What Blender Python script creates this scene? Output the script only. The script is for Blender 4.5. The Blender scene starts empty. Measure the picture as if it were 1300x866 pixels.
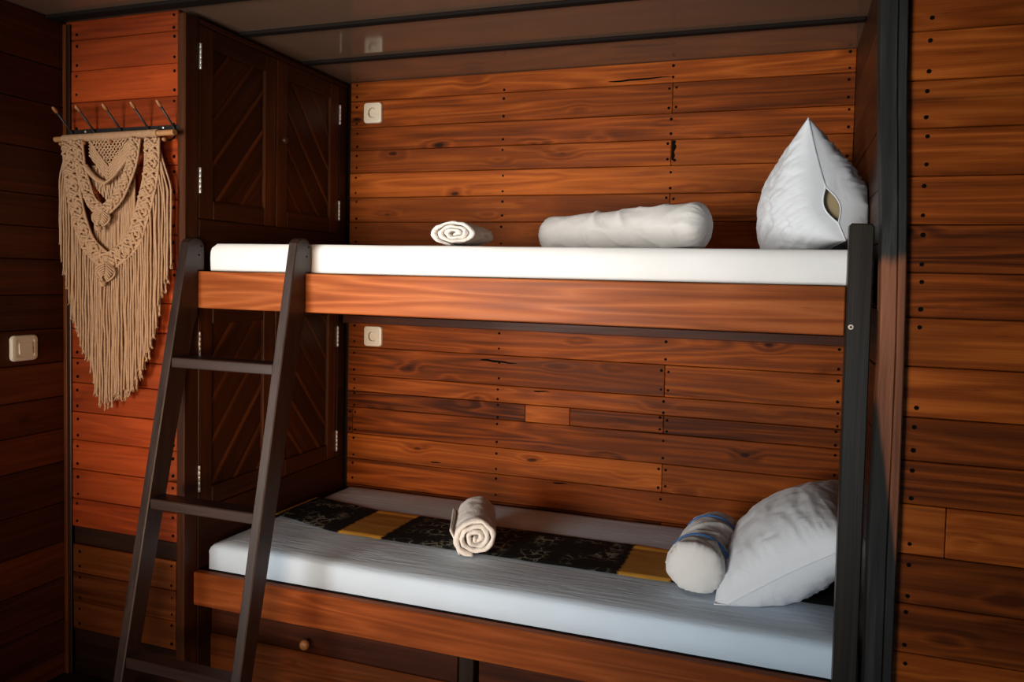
import bpy, bmesh, math, random
from mathutils import Vector, Matrix, noise
random.seed(11)
SC = bpy.context.scene
COL = SC.collection
PI = math.pi

# ------------------------------------------------------------------ materials
def _new(name):
    m = bpy.data.materials.new(name); m.use_nodes = True
    nt = m.node_tree
    for n in list(nt.nodes): nt.nodes.remove(n)
    out = nt.nodes.new('ShaderNodeOutputMaterial')
    b = nt.nodes.new('ShaderNodeBsdfPrincipled')
    nt.links.new(b.outputs[0], out.inputs[0])
    return m, nt, b

class NT:
    """tiny node helper"""
    def __init__(s, nt): s.nt = nt
    def n(s, t, **kw):
        x = s.nt.nodes.new(t)
        for k, v in kw.items(): setattr(x, k, v)
        return x
    def l(s, a, b): s.nt.links.new(a, b)
    def math(s, op, a, b=None, c=None, clamp=False):
        x = s.n('ShaderNodeMath', operation=op, use_clamp=clamp)
        for i, v in enumerate((a, b, c)):
            if v is None: continue
            if isinstance(v, (int, float)): x.inputs[i].default_value = v
            else: s.l(v, x.inputs[i])
        return x.outputs[0]
    def mapr(s, v, a, b, c, d, smooth=False):
        x = s.n('ShaderNodeMapRange')
        if smooth: x.interpolation_type = 'SMOOTHSTEP'
        s.l(v, x.inputs[0])
        for i, q in enumerate((a, b, c, d)): x.inputs[i+1].default_value = q
        return x.outputs[0]
    def scale(s, vec, sc):
        x = s.n('ShaderNodeVectorMath', operation='MULTIPLY'); s.l(vec, x.inputs[0])
        x.inputs[1].default_value = sc
        return x.outputs[0]
    def noise(s, vec, scale=1, detail=3, rough=.55, dist=0):
        x = s.n('ShaderNodeTexNoise'); s.l(vec, x.inputs['Vector'])
        x.inputs['Scale'].default_value = scale; x.inputs['Detail'].default_value = detail
        x.inputs['Roughness'].default_value = rough; x.inputs['Distortion'].default_value = dist
        return x.outputs['Fac']
    def ramp(s, fac, stops):
        x = s.n('ShaderNodeValToRGB'); s.l(fac, x.inputs[0])
        e = x.color_ramp.elements
        while len(e) < len(stops): e.new(.5)
        for i, (p, c) in enumerate(stops):
            e[i].position = p; e[i].color = (*c, 1)
        return x.outputs[0]
    def mix(s, f, a, b, mode='MIX'):
        x = s.n('ShaderNodeMix', data_type='RGBA', blend_type=mode)
        if isinstance(f, (int, float)): x.inputs[0].default_value = f
        else: s.l(f, x.inputs[0])
        for i, v in ((6, a), (7, b)):
            if isinstance(v, tuple): x.inputs[i].default_value = (*v, 1)
            else: s.l(v, x.inputs[i])
        return x.outputs[2]
    def bump(s, h, strength, dist, b):
        x = s.n('ShaderNodeBump'); x.inputs['Strength'].default_value = strength
        x.inputs['Distance'].default_value = dist
        s.l(h, x.inputs['Height']); s.l(x.outputs[0], b.inputs['Normal'])

def wood(name, dark, mid, light, rough=(.35, .55), coat=.0, knots=.8, fig=.3, tone=.5, spec=.4):
    m, nt, b = _new(name); k = NT(nt)
    A = k.n('ShaderNodeAttribute', attribute_name='grain').outputs['Vector']
    T = k.n('ShaderNodeAttribute', attribute_name='tone').outputs['Fac']
    vk = k.scale(A, (4.0, 10, 10))
    wob = k.n('ShaderNodeTexNoise'); k.l(k.scale(A, (3, 12, 12)), wob.inputs['Vector']); wob.inputs['Scale'].default_value = 1
    vadd = k.n('ShaderNodeVectorMath', operation='ADD'); k.l(vk, vadd.inputs[0])
    k.l(k.scale(wob.outputs['Color'], (.35, .35, .35)), vadd.inputs[1])
    vo = k.n('ShaderNodeTexVoronoi', feature='F1'); k.l(vadd.outputs[0], vo.inputs['Vector']); vo.inputs['Scale'].default_value = 1
    d = vo.outputs['Distance']
    halo = k.mapr(d, .05, .42, 1, 0, True)
    core = k.mapr(d, .05, .12, 1, 0, True)
    pick = k.n('ShaderNodeSeparateColor'); k.l(vo.outputs['Color'], pick.inputs[0])
    pk = k.mapr(pick.outputs[0], .58, .62, 0, 1)
    core = k.math('MULTIPLY', core, pk); halo = k.math('MULTIPLY', halo, k.mapr(pick.outputs[0], .4, .62, .15, 1))
    # cathedral figure: contour lines of a slow field, pulled round the knots
    low = k.noise(k.scale(A, (.55, 9, 9)), 1, 2, .5)
    field = k.math('ADD', low, k.math('MULTIPLY', halo, .10 * knots))
    lines = k.math('PINGPONG', k.math('MULTIPLY', field, 11), .5)
    lines = k.math('POWER', k.math('MULTIPLY', lines, 2), 1.6)
    mids = k.noise(k.scale(A, (1.25, 46, 46)), 1, 5, .66, .15)
    fine = k.noise(k.scale(A, (5, 360, 360)), 1, 2, .6)
    v = k.math('MULTIPLY', mids, .62)
    v = k.math('ADD', v, k.math('MULTIPLY', lines, fig * .55))
    v = k.math('ADD', v, k.math('MULTIPLY', fine, .22))
    v = k.math('ADD', v, k.math('MULTIPLY', k.math('SUBTRACT', T, .5), tone))
    v = k.math('SUBTRACT', v, k.math('MULTIPLY', halo, .12 * knots))
    col = k.ramp(v, [(.22, dark), (.52, mid), (.86, light)])
    broad = k.noise(k.scale(A, (.8, 3, 3)), 1, 3, .6)
    col = k.mix(k.mapr(broad, .42, .66, 0, .6), col, tuple(c * .36 for c in mid))
    col = k.mix(k.math('MULTIPLY', core, .85 * knots), col, tuple(c * .12 for c in dark))
    stk = k.noise(k.scale(A, (.8, 26, 26)), 1, 4, .6)
    col = k.mix(k.mapr(stk, .60, .72, 0, .7 * min(1, knots + .15)), col, tuple(c * .8 for c in dark))
    pores = k.mapr(k.noise(k.scale(A, (14, 260, 260)), 1, 1, .5), .68, .8, 0, .45)
    col = k.mix(pores, col, tuple(c * .5 for c in dark))
    k.l(col, b.inputs['Base Color'])
    k.l(k.mapr(mids, .3, .7, rough[0], rough[1]), b.inputs['Roughness'])
    b.inputs['Specular IOR Level'].default_value = spec
    b.inputs['Coat Weight'].default_value = coat; b.inputs['Coat Roughness'].default_value = .25
    h = k.math('ADD', k.math('MULTIPLY', mids, .5), k.math('MULTIPLY', fine, .4))
    k.bump(h, .35, .0015, b)
    return m

def plain(name, col, rough=.5, metal=0., spec=.5, nscale=0, namt=.15, bump=0., bscale=300):
    m, nt, b = _new(name); k = NT(nt)
    b.inputs['Roughness'].default_value = rough; b.inputs['Metallic'].default_value = metal
    b.inputs['Specular IOR Level'].default_value = spec
    tc = k.n('ShaderNodeTexCoord').outputs['Object']
    f = k.noise(tc, nscale or 20, 3, .6)
    c = k.mix(k.mapr(f, .3, .7, 0, namt), tuple(col), tuple(x * .55 for x in col))
    k.l(c, b.inputs['Base Color'])
    if bump: k.bump(k.noise(tc, bscale, 3, .6), bump, .001, b)
    return m

def cloth(name, col, streak=None, wr=.25, sheen=.15, col2=None):
    m, nt, b = _new(name); k = NT(nt)
    b.inputs['Roughness'].default_value = .9; b.inputs['Specular IOR Level'].default_value = .15
    b.inputs['Sheen Weight'].default_value = sheen
    tc = k.n('ShaderNodeTexCoord').outputs['Object']
    f = k.noise(tc, 7, 4, .6)
    k.l(k.mix(k.mapr(f, .35, .7, 0, .35), tuple(col), tuple(col2 or [x * .86 for x in col])), b.inputs['Base Color'])
    w = k.noise(k.scale(tc, streak or (1, 1, 1)), 9, 5, .6, .6)
    weave = k.noise(tc, 900, 1, .5)
    h = k.math('ADD', w, k.math('MULTIPLY', weave, .05))
    k.bump(h, wr, .012, b)
    return m

M = {}
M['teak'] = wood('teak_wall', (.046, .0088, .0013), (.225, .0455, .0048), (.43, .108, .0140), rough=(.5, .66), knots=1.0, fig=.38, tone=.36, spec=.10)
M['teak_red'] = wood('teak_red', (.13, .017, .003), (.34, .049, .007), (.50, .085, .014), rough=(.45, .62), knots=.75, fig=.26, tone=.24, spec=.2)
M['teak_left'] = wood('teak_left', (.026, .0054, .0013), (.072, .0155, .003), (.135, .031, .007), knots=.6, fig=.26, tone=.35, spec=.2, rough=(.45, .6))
M['teak_low'] = wood('teak_low', (.05, .011, .002), (.14, .034, .006), (.25, .065, .013), knots=.5, fig=.3, tone=.3, spec=.2)
M['rail'] = wood('rail_wood', (.12, .025, .006), (.32, .078, .018), (.50, .150, .042), rough=(.35, .5), knots=.12, fig=.6, tone=.25, spec=.10)
M['rail_low'] = wood('rail_low_wood', (.10, .022, .006), (.26, .062, .014), (.40, .11, .03), rough=(.4, .55), knots=.2, fig=.4, tone=.25, spec=.10)
M['dark'] = wood('dark_stain', (.010, .0042, .0020), (.028, .0105, .0050), (.055, .021, .010), rough=(.28, .42), knots=.1, fig=.2, tone=.3, spec=.45)
M['door'] = wood('door_stain', (.028, .0085, .0028), (.078, .0225, .0065), (.17, .050, .014), rough=(.35, .5), knots=.1, fig=.25, tone=.75, spec=.3)
M['ladder'] = wood('ladder_stain', (.011, .0050, .0035), (.029, .013, .0088), (.054, .025, .017), rough=(.36, .5), knots=.05, fig=.2, tone=.3, spec=.5)
M['post'] = wood('post_stain', (.008, .0050, .0027), (.018, .0120, .0066), (.036, .025, .014), rough=(.35, .5), knots=.2, fig=.2, tone=.2, spec=.4)
M['strip_dark'] = wood('strip_dark', (.010, .011, .011), (.024, .025, .024), (.060, .062, .058), rough=(.3, .5), knots=.2, fig=.2, tone=.2, spec=.5)
M['strip_brown'] = wood('strip_brown', (.055, .020, .010), (.11, .042, .022), (.18, .075, .042), rough=(.4, .55), knots=.2, fig=.3, tone=.2)
M['floor'] = wood('floor_wood', (.012, .005, .003), (.03, .011, .006), (.05, .02, .01), knots=.2, fig=.3, tone=.3)
M['nail'] = plain('nail', (.004, .003, .002), .9, spec=.05, namt=.1)
M['gap'] = plain('gap', (.010, .004, .002), .9)
M['void'] = M['gap']
M['batten'] = plain('batten', (.009, .006, .005), .8, spec=.12)
M['plastic'] = plain('ivory_plastic', (.72, .62, .48), .35, namt=.06)
M['plastic_in'] = plain('ivory_plastic_inner', (.60, .50, .37), .4, namt=.06)
M['hole'] = plain('hole', (.01, .008, .006), .8)
M['steel'] = plain('steel', (.75, .73, .68), .35, metal=.6, namt=.2, nscale=90)
M['iron'] = plain('black_iron', (.012, .011, .010), .45)
M['peg'] = plain('peg_wood', (.42, .17, .06), .45, nscale=60, namt=.5)
M['knob'] = plain('knob_wood', (.30, .12, .04), .45, nscale=60, namt=.5)
M['knob_dark'] = plain('knob_dark', (.06, .018, .008), .4)
M['dowel'] = plain('dowel_wood', (.46, .22, .085), .55, nscale=40, namt=.45)
M['cord'] = plain('cotton_cord', (.49, .30, .172), .95, spec=.1, nscale=60, namt=.35, bump=.6, bscale=420)
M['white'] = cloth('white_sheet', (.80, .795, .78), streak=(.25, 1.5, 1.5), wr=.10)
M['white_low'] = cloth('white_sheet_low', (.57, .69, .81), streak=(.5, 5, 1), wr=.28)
M['pillow'] = cloth('pillow_cotton', (.68, .71, .75), wr=.35)
M['bolster'] = cloth('bolster_cotton', (.66, .65, .63), wr=.5)
M['tan'] = cloth('tan_ticking', (.45, .35, .20), wr=.2)
M['blue'] = cloth('blue_band', (.03, .17, .50), wr=.2)
M['terry'] = cloth('terry_towel', (.82, .77, .71), wr=.1)
# terry: nubby
_nt = M['terry'].node_tree; _k = NT(_nt); _b = [n for n in _nt.nodes if n.type == 'BSDF_PRINCIPLED'][0]
_k.bump(_k.noise(_k.n('ShaderNodeTexCoord').outputs['Object'], 240, 2, .6), .9, .003, _b)

def ceiling_mat():
    m, nt, b = _new('ceiling_gloss'); k = NT(nt)
    tc = k.n('ShaderNodeTexCoord').outputs['Object']
    f = k.noise(tc, 2.2, 4, .6)
    k.l(k.mix(f, (.185, .108, .068), (.14, .084, .055)), b.inputs['Base Color'])
    b.inputs['Roughness'].default_value = .09
    b.inputs['Specular IOR Level'].default_value = .42
    return m
M['ceiling'] = ceiling_mat()

def runner_mat():
    m, nt, b = _new('ikat_runner'); k = NT(nt)
    A = k.n('ShaderNodeAttribute', attribute_name='grain').outputs['Vector']
    sx = k.n('ShaderNodeSeparateXYZ'); k.l(A, sx.inputs[0]); X, Y = sx.outputs[0], sx.outputs[1]   # X along, Y across (0..1)
    jag = k.noise(k.scale(A, (14, 26, 1)), 1, 3, .7)
    Xj = k.math('ADD', X, k.math('MULTIPLY', k.math('SUBTRACT', jag, .5), .035))
    def band(a, c, w=.004, src=None):
        s = src or Xj
        return k.math('MULTIPLY', k.mapr(s, a - w, a + w, 0, 1), k.mapr(s, c - w, c + w, 1, 0))
    yel = k.math('MAXIMUM', band(.372, .548), band(1.405, 1.572))
    # ikat motifs: feathery light lozenges
    wv = k.n('ShaderNodeTexVoronoi', feature='DISTANCE_TO_EDGE')
    ad = k.n('ShaderNodeVectorMath', operation='ADD')
    k.l(k.scale(A, (26, 7.5, 1)), ad.inputs[0])
    nz = k.n('ShaderNodeTexNoise'); k.l(k.scale(A, (30, 12, 1)), nz.inputs['Vector']); nz.inputs['Scale'].default_value = 1
    k.l(k.scale(nz.outputs['Color'], (1.2, 1.2, 0)), ad.inputs[1]); k.l(ad.outputs[0], wv.inputs['Vector']); wv.inputs['Scale'].default_value = 1
    mot = k.mapr(wv.outputs['Distance'], .10, .02, 0, 1)
    patch = k.mapr(k.noise(k.scale(A, (6, 3.2, 1)), 1, 3, .6), .44, .56, 0, 1)
    thread = k.noise(k.scale(A, (260, 20, 1)), 1, 2, .6)
    mot = k.math('MULTIPLY', k.math('MULTIPLY', mot, patch), k.mapr(thread, .3, .6, .25, 1))
    zone = k.math('MAXIMUM', band(.06, .30, .02), k.math('MAXIMUM', band(.60, 1.0, .02), k.math('MAXIMUM', band(1.05, 1.15, .01), band(1.21, 1.37, .015))))
    mot = k.math('MULTIPLY', mot, zone)
    base = k.mix(k.math('MULTIPLY', mot, .85), (.006, .009, .009), (.36, .35, .26))
    edge = k.math('MAXIMUM', k.mapr(Y, .90, .93, 0, 1), k.mapr(Y, .16, .13, 0, 1))
    ycol = k.mix(k.math('MULTIPLY', thread, .6), (.50, .24, .045), (.32, .15, .035))
    ycol = k.mix(edge, ycol, (.95, .52, .08))
    col = k.mix(yel, base, ycol)
    col = k.mix(k.mapr(X, .048, .044, 0, 1), col, (.45, .25, .05))
    k.l(col, b.inputs['Base Color'])
    b.inputs['Roughness'].default_value = .85; b.inputs['Specular IOR Level'].default_value = .2
    k.bump(thread, .3, .001, b)
    return m
M['runner'] = runner_mat()

# ------------------------------------------------------------------ mesh builder
WLOC = {}
class MB:
    def __init__(s): s.v = []; s.f = []; s.g = []; s.t = []; s.mi = []; s.mats = []
    def slot(s, m):
        if m not in s.mats: s.mats.append(m)
        return s.mats.index(m)
    def add(s, verts, faces, mat, axis='x', tone=None, X=None, seed=None, grain=None):
        o = len(s.v); mi = s.slot(mat)
        sd = Vector([random.uniform(-40, 40) for _ in range(3)]) if seed is None else seed
        tn = random.random() if tone is None else tone
        for i, p in enumerate(verts):
            p = Vector(p)
            if grain is not None: g = Vector(grain[i])
            else:
                g = {'x': Vector((p.x, p.y, p.z)), 'y': Vector((p.y, p.x, p.z)), 'z': Vector((p.z, p.x, p.y))}[axis] + sd
            s.v.append(X @ p if X is not None else p); s.g.append(g); s.t.append(tn)
        for f in faces: s.f.append([o + i for i in f]); s.mi.append(mi)
        return s
    def box(s, x0, x1, y0, y1, z0, z1, mat, axis='x', b=.0015, tone=None, X=None):
        L = [(x0, x1), (y0, y1), (z0, z1)]
        vs = []; idx = {}
        for sx in (0, 1):
            for sy in (0, 1):
                for sz in (0, 1):
                    sg = (sx, sy, sz)
                    for a in range(3):
                        p = []
                        for q in range(3):
                            c = L[q][sg[q]]
                            if q != a: c += b if sg[q] == 0 else -b
                            p.append(c)
                        idx[(sg, a)] = len(vs); vs.append(p)
        fs = []
        for a in range(3):
            o1, o2 = [q for q in range(3) if q != a]
            for sa in (0, 1):
                def K(i, j):
                    sg = [0, 0, 0]; sg[a] = sa; sg[o1] = i; sg[o2] = j; return idx[(tuple(sg), a)]
                fs.append([K(0, 0), K(1, 0), K(1, 1), K(0, 1)])
            for i in (0, 1):
                for j in (0, 1):
                    def E(e, face):
                        sg = [0, 0, 0]; sg[a] = e; sg[o1] = i; sg[o2] = j; return idx[(tuple(sg), face)]
                    fs.append([E(0, o1), E(1, o1), E(1, o2), E(0, o2)])
        for sx in (0, 1):
            for sy in (0, 1):
                for sz in (0, 1): fs.append([idx[((sx, sy, sz), a)] for a in range(3)])
        return s.add(vs, fs, mat, axis, tone, X)
    def prism(s, pts, axis3, a0, a1, mat, axis='x', tone=None, X=None, b=0.0):
        """extrude a 2D polygon along world axis3 ('x': pts=(y,z), 'y': pts=(x,z), 'z': pts=(x,y))"""
        def P(p, a): return {'x': (a, p[0], p[1]), 'y': (p[0], a, p[1]), 'z': (p[0], p[1], a)}[axis3]
        n = len(pts)
        if b:
            cx = sum(p[0] for p in pts) / n; cy = sum(p[1] for p in pts) / n
            ins = []
            for i in range(n):
                p0, p1, p2 = Vector(pts[i-1]), Vector(pts[i]), Vector(pts[(i+1) % n])
                d1 = (p1 - p0).normalized(); d2 = (p2 - p1).normalized()
                area = sum(pts[j-1][0]*pts[j][1] - pts[j][0]*pts[j-1][1] for j in range(n))
                sg = 1 if area > 0 else -1
                n1 = Vector((-d1.y, d1.x)) * sg; n2 = Vector((-d2.y, d2.x)) * sg
                m = n1 + n2
                ins.append(p1 + m * (b / max(.3, m.dot(n1))))
            rings = [[P(p, a0) for p in ins], [P(p, a0 + b) for p in pts], [P(p, a1 - b) for p in pts], [P(p, a1) for p in ins]]
        else: rings = [[P(p, a0) for p in pts], [P(p, a1) for p in pts]]
        vs = [q for r in rings for q in r]; fs = []
        for r in range(len(rings) - 1):
            for i in range(n):
                j = (i + 1) % n; fs.append([r*n+i, r*n+j, (r+1)*n+j, (r+1)*n+i])
        fs.append(list(range(n))); fs.append(list(range((len(rings)-1)*n, len(rings)*n)))
        return s.add(vs, fs, mat, axis, tone, X)
    def tube(s, pts, r, mat, n=6, tone=None, closed=False):
        pts = [Vector(p) for p in pts]; N = len(pts)
        rad = r if isinstance(r, (list, tuple)) else [r] * N
        vs = []; up = Vector((0, -1, .001))
        prev = None
        for i in range(N):
            if closed: t = pts[(i+1) % N] - pts[i-1]
            else: t = pts[min(i+1, N-1)] - pts[max(i-1, 0)]
            t.normalize()
            if prev is None:
                a = t.cross(up if abs(t.dot(up)) < .95 else Vector((1, 0, 0))).normalized()
            else: a = (prev - t * prev.dot(t)).normalized()
            prev = a; bb = t.cross(a)
            for k in range(n):
                th = 2 * PI * k / n
                vs.append(pts[i] + (a * math.cos(th) + bb * math.sin(th)) * rad[i])
        fs = []
        for i in range(N if closed else N - 1):
            for k in range(n):
                k2 = (k + 1) % n; j = (i + 1) % N
                fs.append([i*n+k, i*n+k2, j*n+k2, j*n+k])
        if not closed: fs += [list(range(n)), list(range((N-1)*n, N*n))]
        return s.add(vs, fs, mat, 'x', tone)
    def lathe(s, prof, X, mat, n=20, axis='z', tone=None):
        """profile (r, h) revolved about local z, placed by X"""
        vs = []; fs = []
        for r, h in prof:
            for k in range(n):
                a = 2 * PI * k / n; vs.append((r * math.cos(a), r * math.sin(a), h))
        for i in range(len(prof) - 1):
            for k in range(n):
                k2 = (k + 1) % n; fs.append([i*n+k, i*n+k2, (i+1)*n+k2, (i+1)*n+k])
        fs += [list(range(n)), list(range((len(prof)-1)*n, len(prof)*n))]
        return s.add(vs, fs, mat, axis, tone, X)
    def build(s, name, parent=None, smooth=False, origin=None, kind=None, label=None, sharp=None):
        po = WLOC[parent.name] if parent else Vector((0, 0, 0))
        if origin is None:
            if parent: og = po.copy()
            else: og = Vector((0, 0, 0))
        else: og = Vector(origin)
        me = bpy.data.meshes.new(name)
        me.from_pydata([tuple(v - og) for v in s.v], [], s.f)
        for m in s.mats: me.materials.append(m)
        me.polygons.foreach_set('material_index', s.mi)
        bm = bmesh.new(); bm.from_mesh(me)
        bmesh.ops.recalc_face_normals(bm, faces=bm.faces[:]); bm.to_mesh(me); bm.free()
        a = me.attributes.new('grain', 'FLOAT_VECTOR', 'POINT'); a.data.foreach_set('vector', [c for g in s.g for c in g])
        a = me.attributes.new('tone', 'FLOAT', 'POINT'); a.data.foreach_set('value', s.t)
        if smooth:
            me.polygons.foreach_set('use_smooth', [True] * len(me.polygons))
            if sharp: me.set_sharp_from_angle(angle=math.radians(sharp))
        me.update()
        o = bpy.data.objects.new(name, me); COL.objects.link(o)
        o.location = og - po
        if parent: o.parent = parent
        WLOC[o.name] = og
        if kind: o['kind'] = kind
        if label: o['label'] = label
        return o

def empty(name, loc, label, cat, group=None):
    o = bpy.data.objects.new(name, None); COL.objects.link(o); o.location = loc
    o.empty_display_size = .05
    WLOC[o.name] = Vector(loc); o['label'] = label; o['category'] = cat
    if group: o['group'] = group
    return o
def tag(o, label, cat, group=None):
    o['label'] = label; o['category'] = cat
    if group: o['group'] = group
    return o
def clip(poly, x0, x1, y0, y1):
    def cut(P, f, inter):
        out = []
        for i in range(len(P)):
            a, c = P[i-1], P[i]
            if f(c):
                if not f(a): out.append(inter(a, c))
                out.append(c)
            elif f(a): out.append(inter(a, c))
        return out
    def ix(v): return lambda a, c: (v, a[1] + (c[1]-a[1]) * (v-a[0]) / (c[0]-a[0]))
    def iy(v): return lambda a, c: (a[0] + (c[0]-a[0]) * (v-a[1]) / (c[1]-a[1]), v)
    for f, i in ((lambda p: p[0] >= x0, ix(x0)), (lambda p: p[0] <= x1, ix(x1)), (lambda p: p[1] >= y0, iy(y0)), (lambda p: p[1] <= y1, iy(y1))):
        if not poly: return []
        poly = cut(poly, f, i)
    return poly

# ------------------------------------------------------------------ key dimensions (metres)
HC = 2.307          # ceiling
XL = -.543          # left wall
WX = -.013          # door face of the wardrobe
YW = -.891          # wardrobe front panel
XA = 2.10           # inner right side of the bunk recess
YF = -.869          # front face of bunk rails
YR = -.915          # face of the right-hand wall

def nail(mb, p, axis):
    """flat dark nail head on a board; axis = outward normal"""
    r = random.uniform(.0046, .0062); vs = []; n = 8
    for h, rr in ((-.001, r), (.0006, r * .95)):
        for k in range(n):
            a = 2*PI*k/n; c, s_ = rr*math.cos(a), rr*math.sin(a)
            if axis == '-y': vs.append((p[0]+c, p[1]-h, p[2]+s_))
            elif axis == '+x': vs.append((p[0]+h, p[1]+c, p[2]+s_))
            elif axis == '-x': vs.append((p[0]-h, p[1]+c, p[2]+s_))
    fs = [[k, (k+1) % n, n+(k+1) % n, n+k] for k in range(n)] + [list(range(n, 2*n))]
    mb.add(vs, fs, M['nail'], 'x', .5)

def planks_y(mb, seams, x0, x1, yface, mat, joints=(), cols=(), th=.018, dbl=None, gap=.0011, skip=0):
    """horizontal planks facing -y. joints: {row: [x..]}, cols: nail columns"""
    for i in range(len(seams) - 1):
        z1, z0 = seams[i], seams[i+1]
        xs = [x0] + sorted(joints.get(i, [])) + [x1] if joints else [x0, x1]
        t0 = random.random()
        for a, c in zip(xs[:-1], xs[1:]):
            dz = random.uniform(-.0008, .0008)
            mb.box(a + gap*.7, c - gap*.7, yface + dz, yface + th, z0 + gap, z1 - gap, mat, 'x', .0022, tone=.8 if (a, c) == (.86, 1.055) else min(1, max(0, t0 + random.uniform(-.25, .25))))
        for cx in cols:
            js = [j for j in joints.get(i, []) if abs(j - cx) < .03] if joints else []
            spots = [js[0] - .014, js[0] + .014] if js else [cx + random.uniform(-.003, .003)]
            for q in spots:
                for z in (z0 + (z1-z0)*.2, z1 - (z1-z0)*.2):
                    if random.random() > .04: nail(mb, (q, yface - .001, z + random.uniform(-.006, .006)), '-y')

# ------------------------------------------------------------------ setting
mb = MB()
seams = [2.306, 2.222, 2.104, 2.003, 1.903, 1.795, 1.685, 1.578, 1.47, 1.36, 1.245, 1.125, .998, .925, .852, .732, .618, .50, .40, .29, .18, .07, .0]
J = {}
for i in range(len(seams)-1):
    js = []
    if i in (1, 3, 5, 11, 13, 15, 17): js.append(1.441)
    if i in (9, 12, 14): js.append(.028) if i == 14 else None
    J[i] = js
J[13] = [1.441, .86, 1.055]
planks_y(mb, seams, 0, XA, 0, M['teak'], J, (.034, .737, 1.441, 2.078))
mb.box(XL, 4.2, .02, .06, 0, HC, M['gap'])
for cx, cz, L, h, tilt in ((.735, 1.098, .17, .009, -.05), (.93, .985, .07, .006, 0), (1.31, 2.242, .26, .007, .03), (.50, 1.64, .022, .010, 0), (.45, .64, .05, .005, -.06), (1.02, .61, .06, .006, 0)):
    pts = []        # drying cracks in the boards
    for k_ in range(20):
        a = 2*PI*k_/20; px, pz = math.cos(a)*L/2, math.sin(a)*h/2*(1 - .35*math.cos(a))
        pts.append((cx + px, cz + pz + px*tilt + .0015*math.sin(px*90)))
    mb.prism(pts, 'y', -.0012, .004, M['nail'], tone=.5)
mb.prism([(1.443, 1.925), (1.449, 1.922), (1.456, 1.94), (1.452, 1.955), (1.460, 1.972), (1.455, 1.985), (1.459, 1.998), (1.443, 2.0)], 'y', -.0014, .004, M['nail'], tone=.5)
mb.build('wall_back', kind='structure')

# ledger of a shadowed batten is part of the bunk (below)
mb = MB()   # left wall, boards run in depth
ls = [HC, 2.14, 2.008, 1.85, 1.697, 1.588, 1.479, 1.358, 1.24, 1.122, 1.0, .884, .766, .62, .48, .35, .2, .08, 0]
for i in range(len(ls)-1):
    z1, z0 = ls[i], ls[i+1]
    t0 = random.random()
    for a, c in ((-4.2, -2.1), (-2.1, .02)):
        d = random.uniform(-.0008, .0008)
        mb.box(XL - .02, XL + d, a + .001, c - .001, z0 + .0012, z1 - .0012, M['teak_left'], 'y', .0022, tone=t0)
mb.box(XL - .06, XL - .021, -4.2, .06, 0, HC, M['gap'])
mb.build('wall_left', kind='structure')

mb = MB()   # right wall
rs = [2.306, 2.165, 2.051, 1.937, 1.826, 1.714, 1.601, 1.488, 1.382, 1.266, 1.145, 1.041, .936, .815, .695, .575, .46, .34, .22, .1, 0]
JR = {i: [] for i in range(len(rs))}
JR[12] = [2.262]
planks_y(mb, rs, 2.14, 4.2, YR, M['teak'], JR, (2.185, 2.9))
mb.box(2.14, 4.2, YR + .02, YR + .05, 0, HC, M['gap'])
mb.build('wall_right', kind='structure')

mb = MB()   # inner right side of the recess
ars = [HC, 2.16, 2.0, 1.86, 1.7, 1.56, 1.4, 1.26, 1.1, .95, .8, .66, .5, .34, .2, 0]
for i in range(len(ars)-1):
    mb.box(XA, XA + .018, YR + .03, -.001, ars[i+1] + .0011, ars[i] - .0011, M['door'], 'y', .002)
mb.box(XA + .019, 2.139, YR + .052, 0, 0, HC, M['gap'])
mb.build('wall_recess', kind='structure')

mb = MB()
for i in range(36):
    x = XL - .10 + i * .14
    mb.box(x + .001, min(x + .139, 4.2), -4.2, .02, -.02, 0, M['floor'], 'y', .002)
mb.box(XL - .1, 4.3, -4.2, .06, -.04, -.021, M['gap'])
mb.build('floor', kind='structure')
mb = MB(); mb.box(XL - .02, 4.2, -4.2, .06, HC, HC + .02, M['ceiling'], b=.001); mb.build('ceiling', kind='structure')
for i, (x0, x1, y0, y1) in enumerate(((XL + .001, 4.2, -.962, -.918), (WX + .001, XA - .002, -.665, -.632), (WX + .001, XA - .002, -.318, -.287))):
    mb = MB(); mb.box(x0, x1, y0, y1, HC - .012, HC - .0005, M['batten'], b=.003); mb.build('trim_%d' % (i+1), kind='structure')
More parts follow.
